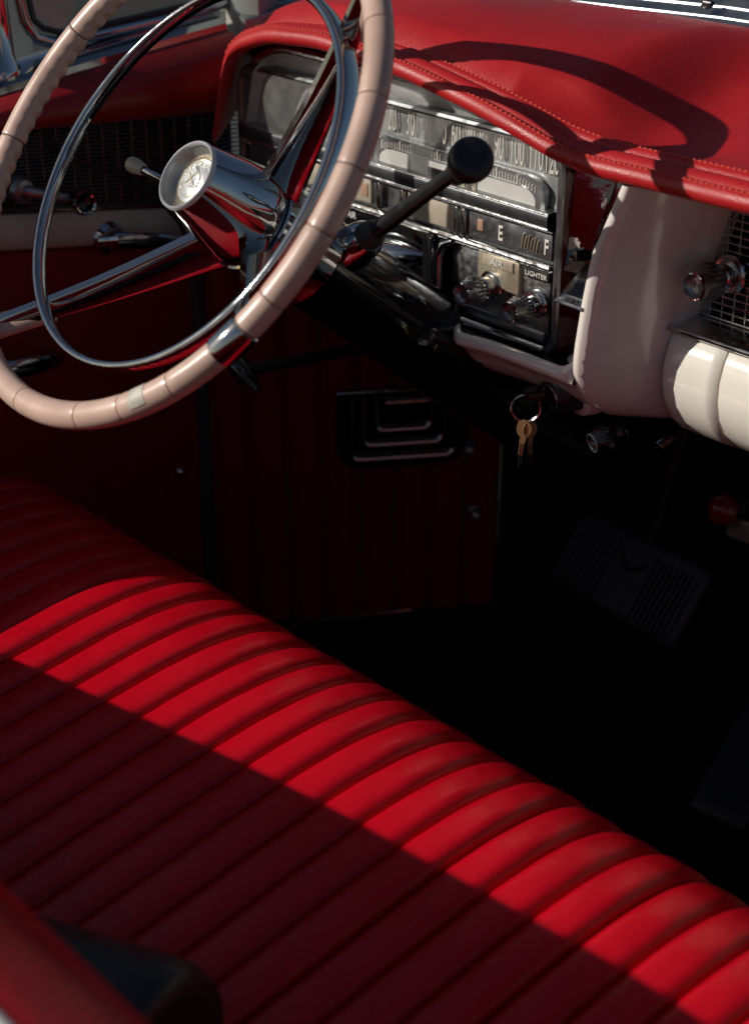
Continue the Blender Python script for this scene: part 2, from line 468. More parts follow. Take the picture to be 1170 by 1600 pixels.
# lower control panel with knobs
build('control_panel', MB().span((-.349, -.232), (YC-.002, YC+.006), (.803, .866), .003), 'steel_brushed', panel)
build('control_recess', MB().span((-.347, -.234), (YC-.0045, YC-.001), (.803, .8135), .002), 'gunmetal', panel)
build('control_frame', MB().tube([(-.228, YC-.010, .8015), (-.342, YC-.012, .8005), (-.352, YC-.012, .806), (-.356, YC-.012, .818), (-.357, YC-.010, .850), (-.352, YC-.008, .862), (-.342, YC-.007, .8665)], [.003, .004, .005, .0055, .0055, .005, .003], 12), 'chrome', panel)
build('name_plate', MB().span((-.3120, -.2640), (YC-.0060, YC-.001), (.838, .8655), .001), 'gold_plate', panel)
build('name_bar', MB().span((-.306, -.270), (YC-.0075, YC-.005), (.8560, .8645), .0006), 'dial_tan', panel)
letters('label_plate_text', 'AIR', .0050, 1.35, (-.288, YC-.0077, .8603), 'numeral', panel)
build('name_bar', MB().span((-.258, -.231), (YC-.0055, YC-.001), (.8565, .8650), .0006), 'black_satin', panel)
letters('label_plate_text', 'LIGHTER', .0042, 1.05, (-.2445, YC-.0058, .8607), 'numeral', panel)
build('dark_post', MB().span((-.374, -.361), (YC-.014, YC+.006), (.798, .868), .003), 'black_gloss', panel)
build('lower_face', MB().span((-.634, -.374), (YC-.002, YC+.006), (.796, .868), .002), 'black_gloss', panel)

def knob(c, length, rad, axis=(0, -1, 0), parent=dash, body='gunmetal', ring='chrome_worn', lip='chrome'):
    c = Vector(c); ax = Vector(axis).normalized(); L = length; q = rad
    k = build('control_knob', MB().lathe([(0, q*.55), (L*.42, q*.55), (L*.46, q*.62), (L*.50, q*1.0), (L*.60, q*1.06), (L*.66, q*.98), (L*.82, q*.90), (L*.97, q*.74), (L, q*.70), (L, q*.62), (L*.9, q*.5), (L*.86, 0.0001)], c, ax, 48, ripple=((3, 4, 5), .10)), body, parent, 40)
    build('base_ring', MB().lathe([(0, q*1.05), (L*.05, q*1.05), (L*.08, q*.95), (L*.05, q*.72), (L*.30, q*.68), (L*.33, q*.6), (L*.2, q*.5)], c, ax, 36), ring, k)
    build('front_ring', MB().lathe([(L*.975, q*.76), (L*1.015, q*.74), (L*1.02, q*.66), (L*.96, q*.60)], c, ax, 36), lip, k)
    build('front_dish', MB().lathe([(L*.97, q*.60), (L*.91, q*.42), (L*.89, .0001)], c, ax, 24), body, k)
    return k
knob((-.2965, YC-.004, .8385), .036, .0125)
knob((-.2435, YC-.004, .8360), .033, .0115)

# column cover: chrome tear-drop where the column meets the panel
rows = []
for i in range(15):
    t = i/14
    x = lerp(-.475, -.378, t); rr = .030*math.sin(PI*(.12+.86*t)**.8)**.7 + .002
    rows.append([Vector((x, YC - .002 - rr*.9*math.sin(a), .826 + .018*t + rr*.62*math.cos(a))) for a in [R(-10 + 200*k/16) for k in range(17)]])
build('column_cover', MB().grid(rows), 'chrome', dash, 60)

# glass lens in front of the speedometer
gl_rows = [[Vector((x, YC - .016 - .004*math.sin(PI*(z-.917)/.075), z)) for x in [-.632 + i*.402/12 for i in range(13)]] for z in (.917, .928, .940, .952, .964, .972)]
build('dial_glass', MB().grid(gl_rows), 'lens_glass', panel)

# --- recess between cluster and pod, with its lever
build('side_recess', MB().grid([[Vector((-.214, YC+.03, z)), Vector((-.205, .318, z)), Vector((-.18, .325, z)), Vector((-.155, .322, z)), Vector((-.145, .30, z))] for z in (.78, .84, .90, .93, .955)]), 'black_gloss', dash, 60)
rows = []
for i in range(12):
    z = lerp(.872, .956, i/11); t = i/11
    rows.append([Vector((lerp(-.216, -.158 + .016*t, u), YC - .002 + .030*math.sin(PI*(.08 + .80*u)) + .0015*math.sin(u*9 + t*5) - .010*(1-t), z - .030*u*(1-t)**2)) for u in [k/14 for k in range(15)]])
build('cheek', MB().grid(rows), 'cheek_chrome', dash, 60)
build('recess_trim', MB().tube([(-.147, .262, .975), (-.150, .258, .95), (-.160, .256, .92), (-.167, .254, .90)], [.004, .005, .005, .002], 10), 'chrome', dash)
lv = build('defrost_lever', MB().add([(-.197, .268, .872), (-.160, .264, .872), (-.154, .240, .865), (-.188, .240, .865), (-.186, .268, .887), (-.166, .266, .885), (-.160, .246, .871), (-.180, .246, .871)],
    [[0, 1, 2, 3], [4, 7, 6, 5], [0, 4, 5, 1], [1, 5, 6, 2], [2, 6, 7, 3], [3, 7, 4, 0]]), 'black_gloss', dash, 20)
pr = Vector((1, -.04, .0)).normalized(); pu = Vector((.1, .80, .60)).normalized()
lp = MB(); c0 = Vector((-.1715, .2385, .8655))
lp.add([c0 + pr*a + pu*b + pr.cross(pu)*d for a, b, d in ((-.017, -.0045, 0), (.013, -.0045, 0), (.017, .0045, 0), (-.013, .0045, 0), (-.017, -.0045, -.002), (.013, -.0045, -.002), (.017, .0045, -.002), (-.013, .0045, -.002))], [[0, 1, 2, 3], [7, 6, 5, 4], [0, 4, 5, 1], [1, 5, 6, 2], [2, 6, 7, 3], [3, 7, 4, 0]])
build('lever_plate', lp, 'steel_brushed', lv, 20)
letters('lever_text', 'DEFROST', .0052, .60, c0 + pr.cross(pu)*.0002 + pr*.0005, 'black_satin', lv, pr, pu, depth=.0004, bold=.01)

# --- ivory pod
def pod_row(z, dy=0.0):
    xl = table([(.70, -.178), (.80, -.172), (.823, -.168), (.87, -.162), (.908, -.155), (.964, -.131), (1.0, -.115)])(z)
    xr = table([(.70, -.124), (.79, -.126), (.84, -.126), (.873, -.121), (.929, -.105), (.965, -.095), (1.0, -.09)])(z)
    f = .236 + dy; b = .318 + dy*.55
    rows_ = [(xl+.016, f+.085, z), (xl+.010, f+.03, z), (xl+.002, f+.008, z), (xl, f+.0035, z), (xl+.0012, f+.001, z), (xl+.0035, f+.0002, z), (xl+.008, f+.0005, z)]
    ax_, ay_ = xl+.008, f+.0005
    for t in (.12, .25, .4, .55, .7, .85, .95, 1.0):
        rows_.append((lerp(ax_, xr, t) + .006*math.sin(PI*t)*(1-.3*t), lerp(ay_, b, t), z))
    rows_ += [(xr+.0005, b+.008, z), (xr, b+.03, z)]
    return [Vector(p) for p in rows_]
prow = [pod_row(.966 - i*.0112) for i in range(13)] + [pod_row(.82, .001), pod_row(.806, .004), pod_row(.793, .010), pod_row(.781, .019), pod_row(.770, .031), pod_row(.760, .047), pod_row(.752, .068), pod_row(.747, .095)]
build('centre_pod', MB().grid(prow), 'pod_paint', dash, 60)
# lower rail under the cluster, rising in a fillet to the pod
RAIL = [(.0105, -.006), (.0098, -.001), (.0080, .0012), (.0045, .0010), (.0014, -.0012), (.0002, -.0050), (.0020, -.0085), (.0087, -.0115), (.0185, -.0235), (.0305, -.0345), (.0465, -.0445), (.0675, -.0525), (.0945, -.0575)]
rows = []
for i in range(34):
    x = lerp(-.335, -.1690, i/33)
    up_ = 0
    if x > -.190: up_ = .022 - math.sqrt(max(0, .022**2 - min(.0218, x+.190)**2))
    taper = sstep(-.335, -.295, x)
    bk_ = .004*sstep(-.172, -.164, x)
    rows.append([Vector((x, .2368 + dy + (1-taper)*.025 + (bk_ if dz < -.006 else .010*sstep(-.176, -.166, x)), .8055 + up_*(1 if dz > -.003 else (.55 if dz > -.008 else 0)) + dz - .006*(1-sstep(-.335, -.25, x)))) for dy, dz in RAIL])
build('lower_rail', MB().grid(rows, cap=False), 'pod_paint', dash, 60)
build('recess_floor', MB().grid([[Vector((x, .246, .7985)), Vector((x, .27, .7975)), Vector((x, .33, .800))] for x in (-.335, -.25, -.165)]), 'black_gloss', dash, 0)
# paint chips along the rail
ch = MB()
for k in range(15):
    x = random.uniform(-.29, -.185); w = random.uniform(.0005, .0022)
    ch.box((x, .2452 + random.uniform(-.0025, .0020), .8050), (w, random.uniform(.0004, .0012), .0014))
build('paint_chips', ch, 'void_black', dash, 0, kind='stuff')
# black under-dash panel below the column
UND = [(.04, .806), (.0, .800), (-.014, .793), (-.020, .783), (-.017, .772), (-.006, .761), (.02, .750), (.06, .742), (.12, .738)]
build('under_panel', MB().grid([[Vector((x, YC + dy, z - .012*sstep(-.40, -.30, x))) for dy, z in UND] for x in [-.69 + i*.40/12 for i in range(13)]]), 'black_gloss', dash, 60)
build('red_reflection', MB().tube([(-.60, YC-.010, .797), (-.47, YC-.012, .797), (-.40, YC-.012, .794), (-.35, YC-.010, .788)], .0022, 8), 'maroon_gloss', dash)  # red tube standing in for a line reflected in the black panel

# --- right-hand grille, ledge and glove panels
GX0, GX1 = -.132, .62
GY = .335
g = build('speaker_recess', MB().grid([[Vector((GX0+.002, .312, z)), Vector((GX0, GY+.014, z)), Vector((GX1, GY+.014, z)), Vector((GX1, .30, z))] for z in (.834, .965)]), 'black_gloss', dash)
wire = MB()
for i in range(20):
    z = .8410 + i*.0062
    wire.box(((GX0+GX1)/2, GY, z), (GX1-GX0, .0016, .0014))
for i in range(66):
    x = GX0 + .006 + i*.0112
    wire.box((x, GY+.0016, .900), (.0012, .0014, .126))
build('grille_wires', wire, 'chrome_worn', g, 0, kind='stuff')
build('grille_side_trim', MB().tube([(GX0+.001, .316, .842), (GX0+.003, .316, .87), (GX0+.014, .316, .915), (GX0+.026, .316, .955)], .0022, 8), 'chrome', dash)
build('ledge_floor', MB().grid([[Vector((x, GY+.014, .846)), Vector((x, GY-.004, .8455)), Vector((x, .316, .8435)), Vector((x, .3055, .8410))] for x in (GX0-.001, .1, .4, GX1)]), 'chrome_worn', dash, 60)
build('ledge_trim', MB().tube([(GX0, .3045, .8405), (.1, .3045, .8405), (GX1, .3045, .8405)], .0026, 10), 'chrome', dash)
knob((-.096, GY-.003, .886), .044, .0145)
LOW = [(.040, .8595), (.006, .8600), (.001, .8580), (-.004, .848), (-.0075, .834), (-.0075, .818), (-.003, .802), (.006, .787), (.020, .774), (.040, .764), (.075, .757)]
LOW = [(a, b - .0225) for a, b in LOW]
def low_panel(x0, x1):
    rows = []
    for k in range(13):
        t = k/12; x = lerp(x0, x1, t)
        d = min(x-x0, x1-x)
        rnd = .004*(1-min(1, d/.006))**2
        rows.append([Vector((x, .3035 + dy + rnd, z)) for dy, z in LOW])
    mb = MB().grid(rows)
    mb.add(rows[0] + [Vector((x0, .38, .835))], [list(range(len(LOW)+1))])
    mb.add(rows[-1] + [Vector((x1, .38, .835))], [list(range(len(LOW)+1))])
    return mb
build('lower_panel', low_panel(-.1275, -.0740), 'ivory_paint', dash, 60)
build('lower_panel', low_panel(-.0722, .62), 'ivory_paint', dash, 60)
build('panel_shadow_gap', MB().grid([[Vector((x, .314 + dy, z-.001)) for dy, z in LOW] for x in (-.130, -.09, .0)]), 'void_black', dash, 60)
# ignition switch boss
ig = build('ignition_switch', MB().lathe([(-.02, .019), (.006, .0185), (.010, .017), (.012, .015), (.0125, .0125), (.010, .012), (.010, .0001)], (-.203, .268, .7735), (-.25, -1, -.25), 32), 'black_satin', dash)
build('switch_boss', MB().lathe([(-.05, .028), (-.012, .0265), (-.004, .0235), (-.002, .018)], (-.200, .272, .7730), (-.25, -1, -.25), 32), 'pod_paint', ig)
build('switch_ring', MB().lathe([(.0105, .0118), (.0135, .0112), (.0135, .0095), (.011, .009)], (-.203, .268, .7735), (-.25, -1, -.25), 28), 'chrome_worn', ig)
knob((-.165, .300, .742), .028, .0115, (-.35, -1, -.3), dash, 'black_gloss', 'black_gloss', 'gunmetal')
build('bolt', MB().lathe([(-.01, .004), (.004, .004), (.006, .003), (.0065, .0001)], (-.135, .318, .735), (-.2, -1, -.4), 8), 'black_gloss', dash)

# ------------------------------------------------------------------ key ring
CK = Vector((-.2215, .2465, .758))
kr = thing('key_ring', CK, 'brass keys on a steel split ring hanging from the ignition', 'keys')
build('ignition_key', MB().box((0, 0, 0), (.004, .030, .0085), Matrix.Translation((-.2105, .2545, .770)) @ Matrix.Rotation(R(-22), 4, 'Z'), .001).box((0, 0, 0), (.0035, .012, .016), Matrix.Translation((-.2175, .2455, .7705)) @ Matrix.Rotation(R(-22), 4, 'Z'), .0012), 'black_satin', kr)
ringc = Vector((-.2225, .2455, .7585))
d1 = Vector((.75, .66, .05)).normalized(); d2 = Vector((.05, -.1, .99)).normalized()
for off in (0, .0014):
    build('split_ring', MB().tube([ringc + d1*(.0120*math.cos(2*PI*k/36)) + d2*(.0125*math.sin(2*PI*k/36)) + d1.cross(d2)*off for k in range(36)], .0009, 8, True), 'chrome_worn', kr)
def key(top, rz, tilt, scale=1.0):
    scale *= .72
    outl = []
    for k in range(20):
        a = R(250 + 320*(-k)/19); outl.append((.0095*math.cos(a)*.92, .0105*math.sin(a)-.0095))
    outl = [(.0034*1, -.019)] + [( .0095*.92*math.cos(R(a)), .0105*math.sin(R(a))-.0095) for a in range(-62, 243, 15)] + [(-.0034, -.019)]
    blade = [(-.0034, -.041), (-.001, -.044), (.0012, -.042), (.0018, -.040), (.0008, -.038), (.0024, -.036), (.0010, -.033), (.0028, -.031), (.0014, -.028), (.003, -.026), (.0034, -.023)]
    pts = outl + blade
    M = Matrix.Translation(top) @ Matrix.Rotation(R(rz), 4, 'Z') @ Matrix.Rotation(R(tilt), 4, 'Y')
    n = len(pts); th = .0011
    vs_ = [(p[0]*scale, -th, p[1]*scale) for p in pts] + [(p[0]*scale, th, p[1]*scale) for p in pts]
    k = build('key', MB().add(vs_, [list(range(n)), list(range(2*n-1, n-1, -1))] + [[i, (i+1) % n, n+(i+1) % n, n+i] for i in range(n)], M), 'brass', kr, 25)
    build('key_groove', MB().box((-.0012, -th, -.031), (.0010, .0006, .022), M).box((.001, -th, -.030), (.0007, .0006, .018), M), 'black_satin', k, 0)
    return k
key(ringc + Vector((.0006, -.001, -.0115)), 38, 4)
key(ringc + Vector((.0028, .002, -.0120)), 62, -5, .97)
key(ringc + Vector((-.002, .001, -.0118)), 14, 2, .9)

# ------------------------------------------------------------------ windshield frame
wf = thing('windshield_frame', (-.3, .5, 1.03), 'chrome windshield base moulding with a grey corner pillar', 'windshield frame')
WB = [(-.735, .335, .995), (-.73, .365, 1.0), (-.71, .405, 1.007), (-.67, .440, 1.014), (-.60, .468, 1.020), (-.50, .487, 1.026), (-.40, .498, 1.031), (-.25, .509, 1.036), (0, .516, 1.038), (.35, .516, 1.038), (.7, .50, 1.036)]
def rib_strip(prof):
    rows = []
    for i, p in enumerate(WB):
        a = Vector(WB[max(0, i-1)]); b = Vector(WB[min(len(WB)-1, i+1)])
        t = (b-a).normalized(); nrm = Vector((t.y, -t.x, 0)).normalized()     # towards the cabin
        rows.append([Vector(p) + nrm*u + Vector((0, 0, 1))*w for u, w in prof])
    return MB().grid(rows)
build('base_moulding', rib_strip([(.034, -.03), (.034, -.001), (.0333, .0004), (.022, .0030), (.0215, .0022), (.0195, .0027), (.019, .0040), (.006, .0090), (.0054, .0105), (-.004, .0150), (-.012, .018), (-.014, .015), (-.020, -.02)]), 'trim_bright', wf, 30)
build('rubber_gasket', rib_strip([(-.006, .019), (-.008, .024), (-.016, .026), (-.020, .020)]), 'black_rubber', wf, 40)
for bx, by, bz in ((-.262, .489, 1.0478), (.05, .496, 1.049)):
    scw = build('screw', MB().lathe([(0, .0062), (.001, .006), (.0025, .004), (.003, .0001)], (bx, by, bz), (0, -.45, .9), 20), 'black_satin', wf)
    build('screw_slot', MB().box((bx, by-.0012, bz+.0028), (.008, .0015, .001)), 'chrome_worn', scw)
build('corner_pillar', MB().grid([[Vector((-.70, .345, z)), Vector((-.705, .372, z)), Vector((-.725, .392, z)), Vector((-.755, .388, z)), Vector((-.765, .362, z)), Vector((-.745, .338, z)), Vector((-.715, .335, z))] for z in (.965, 1.0, 1.06, 1.13)], closed_v=True, cap=True), 'pillar_paint', wf, 50)

# ------------------------------------------------------------------ driver's door
door = thing('car_door', (-.72, 0, .3), 'driver side door with red padded top, wire mesh panel and window crank', 'door')
DX = -.70
ys = [-.75 + i*1.065/24 for i in range(25)]
BEL = smooth_table([(-.75, .792), (-.45, .796), (-.34, .812), (-.22, .885), (-.10, .938), (.03, .958), (.15, .972), (.32, .990), (.4, .995)], .03)  # rear end, out of view, lowered to let sun onto the seat
def ztop(y): return .935 - .077*y if y > -.05 else min(.935 - .077*y, BEL(y) - .04)
def zgr(y): return min(.862 - .155*y, ztop(y) - .03)
def zbe(y): return zgr(y) - .034
rows = []
for y in ys:
    zt, zb_ = BEL(y) - .002, ztop(y)
    h = zt - zb_
    rows.append([Vector((DX - dx, y, zb_ + h*t)) for dx, t in ((.02, -.02), (.002, -.03), (-.012, .02), (-.020, .14), (-.0235, .32), (-.0225, .55), (-.016, .74), (-.015, .77), (-.013, .80), (-.003, .93), (.010, 1.0), (.030, 1.02))])
build('top_pad', MB().grid(rows), 'door_red', door, 60)
gr = build('mesh_back', MB().grid([[Vector((DX-.012, y, ztop(y)+.01)), Vector((DX-.012, y, zgr(y)-.01))] for y in ys]), 'void_black', door, 0)
wire = MB()
for i in range(22):
    t = (i+.5)/22
    wire.tube([(DX-.002, y, lerp(zgr(y), ztop(y), t)) for y in ys[::2]] + [(DX-.002, ys[-1], lerp(zgr(ys[-1]), ztop(ys[-1]), t))], .0009, 5, cap=False)
y = -.70
while y < .312:
    wire.tube([(DX-.0035, y, zgr(y)-.003), (DX-.0035, y, ztop(y)+.003)], .0006, 5, cap=False); y += .0165
build('mesh_wires', wire, 'steel_brushed', gr, 60, kind='stuff')
build('beige_band', MB().grid([[Vector((DX+dx, y, z)) for dx, z in ((-.012, zgr(y)+.002), (.002, zgr(y)+.0015), (.006, zgr(y)-.003), (.008, (zgr(y)+zbe(y))/2), (.006, zbe(y)+.003), (.001, zbe(y)-.001), (-.012, zbe(y)-.002))] for y in ys]), 'door_beige', door, 50)
build('band_trim', MB().tube([(DX+.0035, y, zgr(y)+.0022) for y in ys], .0018, 8), 'maroon_gloss', door)
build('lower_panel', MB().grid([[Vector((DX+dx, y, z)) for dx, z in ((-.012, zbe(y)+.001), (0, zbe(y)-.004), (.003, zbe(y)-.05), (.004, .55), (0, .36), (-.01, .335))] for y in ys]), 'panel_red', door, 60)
build('door_shell', MB().span((-.80, -.718), (-.75, .315), (.32, .74), .01), 'ivory_paint', door)
# chrome window sill
build('window_sill', MB().grid([[Vector((DX-.012, y, BEL(y)-.004)), Vector((DX-.013, y, BEL(y)+.004)), Vector((DX-.020, y, BEL(y)+.008)), Vector((DX-.024, y, BEL(y)+.007)), Vector((DX-.036, y, BEL(y)+.011)), Vector((DX-.050, y, BEL(y)+.013)), Vector((DX-.064, y, BEL(y)+.010)), Vector((DX-.085, y, BEL(y)-.01)), Vector((DX-.10, y, BEL(y)-.06))] for y in ys]), 'chrome', door, 25)
# vent window
vy = .135
vg = MB().add([(-.748, .118, .985), (-.748, .345, 1.003), (-.760, .345, 1.16), (-.760, .10, 1.16)], [[0, 1, 2, 3]])
build('vent_glass', vg, 'window_glass', door, 0)
fr = [(-.752, .098, 1.16), (-.748, .104, 1.06), (-.745, .110, 1.015), (-.744, .119, .998), (-.743, .137, .992), (-.742, .18, .9935), (-.742, .26, .999), (-.742, .345, 1.006)]
build('vent_frame', MB().tube(fr, [.006]*8, 12), 'chrome', door)
build('vent_gasket', MB().tube([(p[0]+.001, p[1]+.009*(1 if i < 5 else 0), p[2]+(.008 if i > 2 else 0)) for i, p in enumerate(fr)], .003, 8), 'black_rubber', door)
build('division_post', MB().grid([[Vector((xc + dx*w, yc + dy*w, z)) for dx, dy in ((.012, .008), (.016, .0), (.012, -.012), (.002, -.016), (-.014, -.014), (-.016, .006), (-.004, .014))] for xc, yc, z, w in ((-.742, .074, .955, 1.3), (-.742, .077, .968, 1.65), (-.742, .078, .978, 1.5), (-.743, .079, .99, 1.12), (-.744, .080, 1.02, 1.0), (-.750, .078, 1.16, 1.0))], closed_v=True, cap=True), 'chrome', door, 50)
# window crank
cr = build('window_crank', MB().lathe([(0, .013), (.012, .013), (.016, .010), (.018, .0001)], (-.697, .058, .878), (1, 0, 0), 24).tube([(-.682, .058, .878), (-.676, .075, .873), (-.672, .108, .862)], [.006, .005, .0055], 12), 'gunmetal', door)
build('crank_knob', MB().lathe([(0, .007), (.004, .011), (.016, .0125), (.022, .011), (.023, .008), (.020, .006), (.019, .0001)], (-.675, .108, .862), (1, -.2, .1), 28), 'black_gloss', cr)
build('knob_ring', MB().lathe([(.0215, .0115), (.0245, .0098), (.0235, .008)], (-.675, .108, .862), (1, -.2, .1), 28), 'chrome', cr)
# door handle
dh = build('door_handle', MB().tube([(-.690, .138, .812), (-.676, .150, .814), (-.670, .175, .810), (-.672, .205, .803), (-.682, .232, .797)], [.006, .0085, .0080, .0065, .003], 14, flat=.6), 'chrome', door)
build('handle_base', MB().lathe([(0, .017), (.006, .016), (.012, .010), (.018, .009)], (-.698, .150, .813), (1, 0, .1), 28), 'chrome', dh)
# armrest pull, low, near the edge of the picture
ah = build('armrest_pull', MB().tube([(-.694, -.06, .715), (-.664, -.045, .722), (-.652, .0, .726), (-.654, .045, .722), (-.668, .070, .716), (-.694, .075, .712)], [.007, .009, .010, .009, .007, .006], 14, flat=.7), 'chrome', door)
build('snap_button', MB().lathe([(0, .006), (.003, .0055), (.005, .003), (.0055, .0001)], (-.697, .219, .541), (1, 0, 0), 16), 'chrome_worn', door)
build('door_seam', MB().span((-.703, -.694), (.246, .2495), (.34, .775)), 'void_black', door)

pdoor = thing('car_door', (.74, 0, .3), 'red passenger side door that shows only as reflections in the chrome', 'door')  # out of view, added for the red reflections it gives
pys = [-.40 + i*.70/8 for i in range(9)]
build('lower_panel', MB().grid([[Vector((.70, y, .33)), Vector((.695, y, .55)), Vector((.70, y, .75))] for y in pys]), 'door_red', pdoor, 60)
build('beige_band', MB().grid([[Vector((.70, y, .751)), Vector((.694, y, .757)), Vector((.694, y, .79)), Vector((.70, y, .80))] for y in pys]), 'door_beige', pdoor, 60)  # beige put here for a neutral bounce onto the pod
build('top_pad', MB().grid([[Vector((.705, y, .80)), Vector((.688, y, .82)), Vector((.685, y, .87)), Vector((.695, y, .90)), Vector((.725, y, .91))] for y in pys]), 'door_red', pdoor, 60)
build('door_shell', MB().span((.728, .80), (-.40, .30), (.32, .90), .01), 'ivory_paint', pdoor)

cd = [(-.672, .082, .930), (-.676, .096, .905), (-.682, .130, .889), (-.684, .165, .872), (-.682, .200, .848), (-.680, .225, .815), (-.682, .238, .785)]
black_line = build('black_line', MB().tube([Vector(cd[i]).lerp(Vector(cd[i+1]), t) for i in range(len(cd)-1) for t in (0, .25, .5, .75)] + [Vector(cd[-1])], .0021, 8), 'black_satin')  # thin black tube following a curve across the door
black_line['label'] = 'thin black line in a curve across the door mesh'; black_line['category'] = 'black_line'

# ------------------------------------------------------------------ kick panel
kp0 = Vector((-.70, .26, 0)); kd = Vector((.53, .848, 0)); kn = Vector((.848, -.53, 0))
kick = thing('kick_panel', (-.64, .36, .33), 'dark red pleated side panel in the footwell with a black vent cover', 'trim panel')
def K(w, z, h=0.0): return kp0 + kd*w + kn*h + Vector((0, 0, z))
W_ = 8; step = .0400
for i in range(W_):
    w0 = .004 + i*step
    rows = []
    for k in range(11):
        t = k/10
        rows.append([K(w0 + step*t, z, -.005 + .0100*(1 - abs(2*t-1)**3.0)) for z in (.336, .42, .52, .62, .72, .80)])
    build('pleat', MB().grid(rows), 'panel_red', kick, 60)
build('jamb_strip', MB().tube([K(-.006, .33, .004), K(-.006, .5, .004), K(-.006, .80, .004)], .009, 10), 'black_rubber', kick)
build('base_skirt', MB().grid([[K(w, z, .002) for w in (-.10, .0, .15, .33)] for z in (.22, .30, .337)]), 'carpet', kick, 0)
build('sill_trim', MB().tube([K(.092, .3330, .006), K(.15, .3347, .006), K(.222, .337, .006)], .0016, 8), 'chrome', kick)
build('panel_end', MB().grid([[K(.322, z, .006), K(.345, z, -.01), K(.44, z, -.08)] for z in (.30, .5, .82)]), 'void_black', kick)
# vent cover
vc = MB()
cover = [(.139, .614), (.279, .614), (.279, .545), (.271, .530), (.262, .525), (.160, .523), (.146, .530), (.139, .545)]
vc.add([K(w, z, .012) for w, z in cover] + [K(w, z, -.01) for w, z in cover], [list(range(8))] + [[i, (i+1) % 8, 8+(i+1) % 8, 8+i] for i in range(8)])
vent = build('vent_cover', vc, 'black_gloss', kick, 20)
for (a, b, zb_) in ((.1520, .2700, .5345), (.1650, .2570, .5510), (.1780, .2440, .5680)):
    path = [((a, .612), (1, 0)), ((a, zb_+.012), (1, 0))]
    for k in range(6):
        q = R(180 + 90*k/5); path.append(((a+.010+.010*math.cos(q), zb_+.010+.010*math.sin(q)), (-math.cos(q), -math.sin(q))))
    for k in range(7):
        q = R(270 + 90*k/6); path.append(((b-.013+.013*math.cos(q), zb_+.013+.013*math.sin(q)), (-math.cos(q), -math.sin(q))))
    path += [((b, zb_+.022), (-1, 0)), ((b, .612), (-1, 0))]
    rows = []
    for (w, z), (iw, iz) in path:
        rows.append([K(w - iw*.0012, z - iz*.0012, .0115), K(w - iw*.0004, z - iz*.0004, .0180), K(w + iw*.0003, z + iz*.0003, .0185), K(w + iw*.0012, z + iz*.0012, .0187), K(w + iw*.0024, z + iz*.0024, .0185), K(w + iw*.0036, z + iz*.0036, .0180), K(w + iw*.0046, z + iz*.0046, .0171), K(w + iw*.0053, z + iz*.0053, .0158), K(w + iw*.0056, z + iz*.0056, .0115)])
    build('louver', MB().grid(rows), 'dark_chrome', vent, 60)
build('louver', MB().grid([[K(w, .5990, .0115), K(w, .5994, .0175), K(w, .6000, .0184), K(w, .6014, .0187), K(w, .6028, .0184), K(w, .6042, .0176), K(w, .6052, .0160), K(w, .6056, .0115)] for w in (.190, .214, .238)]), 'dark_chrome', vent, 60)
build('top_frame', MB().tube([K(.138, .6135, .012), K(.280, .6135, .012)], .0014, 8), 'chrome_worn', vent)
for w, z in ((.2944, .457), (.285, .538)):
    sc = build('screw', MB().lathe([(0, .0075), (.002, .0075), (.0035, .006), (.002, .004), (.001, .0001)], K(w, z, .004), kn, 22), 'gunmetal', kick)

# ------------------------------------------------------------------ under-dash brake handle
ph = thing('brake_release', (-.46, .20, .72), 'black T handle on a rod below the dashboard behind the wheel', 'handle')
build('handle_grip', MB().tube([(-.512, .155, .742), (-.500, .158, .735), (-.488, .160, .724), (-.480, .162, .716)], [.007, .010, .010, .006], 12), 'black_gloss', ph)
build('handle_rod', MB().tube([(-.496, .162, .731), (-.50, .24, .722), (-.505, .33, .712)], .006, 10), 'black_satin', ph)
build('rod_ferrule', MB().lathe([(0, .0085), (.008, .0085), (.010, .006), (.010, .0001)], (-.494, .308, .722), (.6, -.7, .1), 20), 'chrome_worn', ph)
build('handle_glint', MB().tube([(-.487, .152, .721), (-.479, .1545, .727)], .0012, 6), 'chrome', ph)

# ------------------------------------------------------------------ pedals
bp = thing('brake_pedal', (-.31, .53, .40), 'wide black rubber brake pedal with a V mark, in the dark footwell', 'pedal')
pc = Vector((-.318, .515, .462)); pr_ = Vector((.99, .02, -.07)).normalized(); pn = Vector((-.05, -.80, .60)).normalized()
pr_ = (pr_ - pn*pr_.dot(pn)).normalized(); pu_ = pn.cross(pr_)
if pu_.z < 0: pu_ = -pu_
Mp = Matrix((( *[pr_[0], pu_[0], pn[0]], pc[0]), (pr_[1], pu_[1], pn[1], pc[1]), (pr_[2], pu_[2], pn[2], pc[2]), (0, 0, 0, 1)))
build('pedal_pad', MB().box((0, 0, 0), (.178, .088, .018), Mp, .008, 3), 'black_rubber', bp)
for sgn in (-1, 1):
    for k in range(9):
        xx = sgn*(.028 + k*.0066)
        build('tread_rib', MB().box((xx, -.004, .0105), (.0034, .068, .007), Mp, .001, 1), 'black_rubber', bp)
build('v_mark', MB().tube([(-.016, .018, .0095), (0, .004, .0095), (.018, .018, .0095)], .0022, 6, M=Mp), 'black_gloss', bp)
build('pedal_arm', MB().tube([Mp @ Vector((.0, .02, -.008)), (-.305, .56, .60), (-.30, .585, .74)], .009, 10), 'black_satin', bp)
ap = thing('accelerator_pedal', (-.10, .42, .36), 'long ribbed black accelerator pedal beside the floor hump', 'pedal')
a0, a1 = Vector((-.130, .448, .302)), Vector((-.180, .615, .350))
ax = (a1-a0).normalized(); ar = Vector((.93, .35, -.1)); ar = (ar - ax*ar.dot(ax)).normalized(); an = ar.cross(ax)
if an.z < 0: an = -an
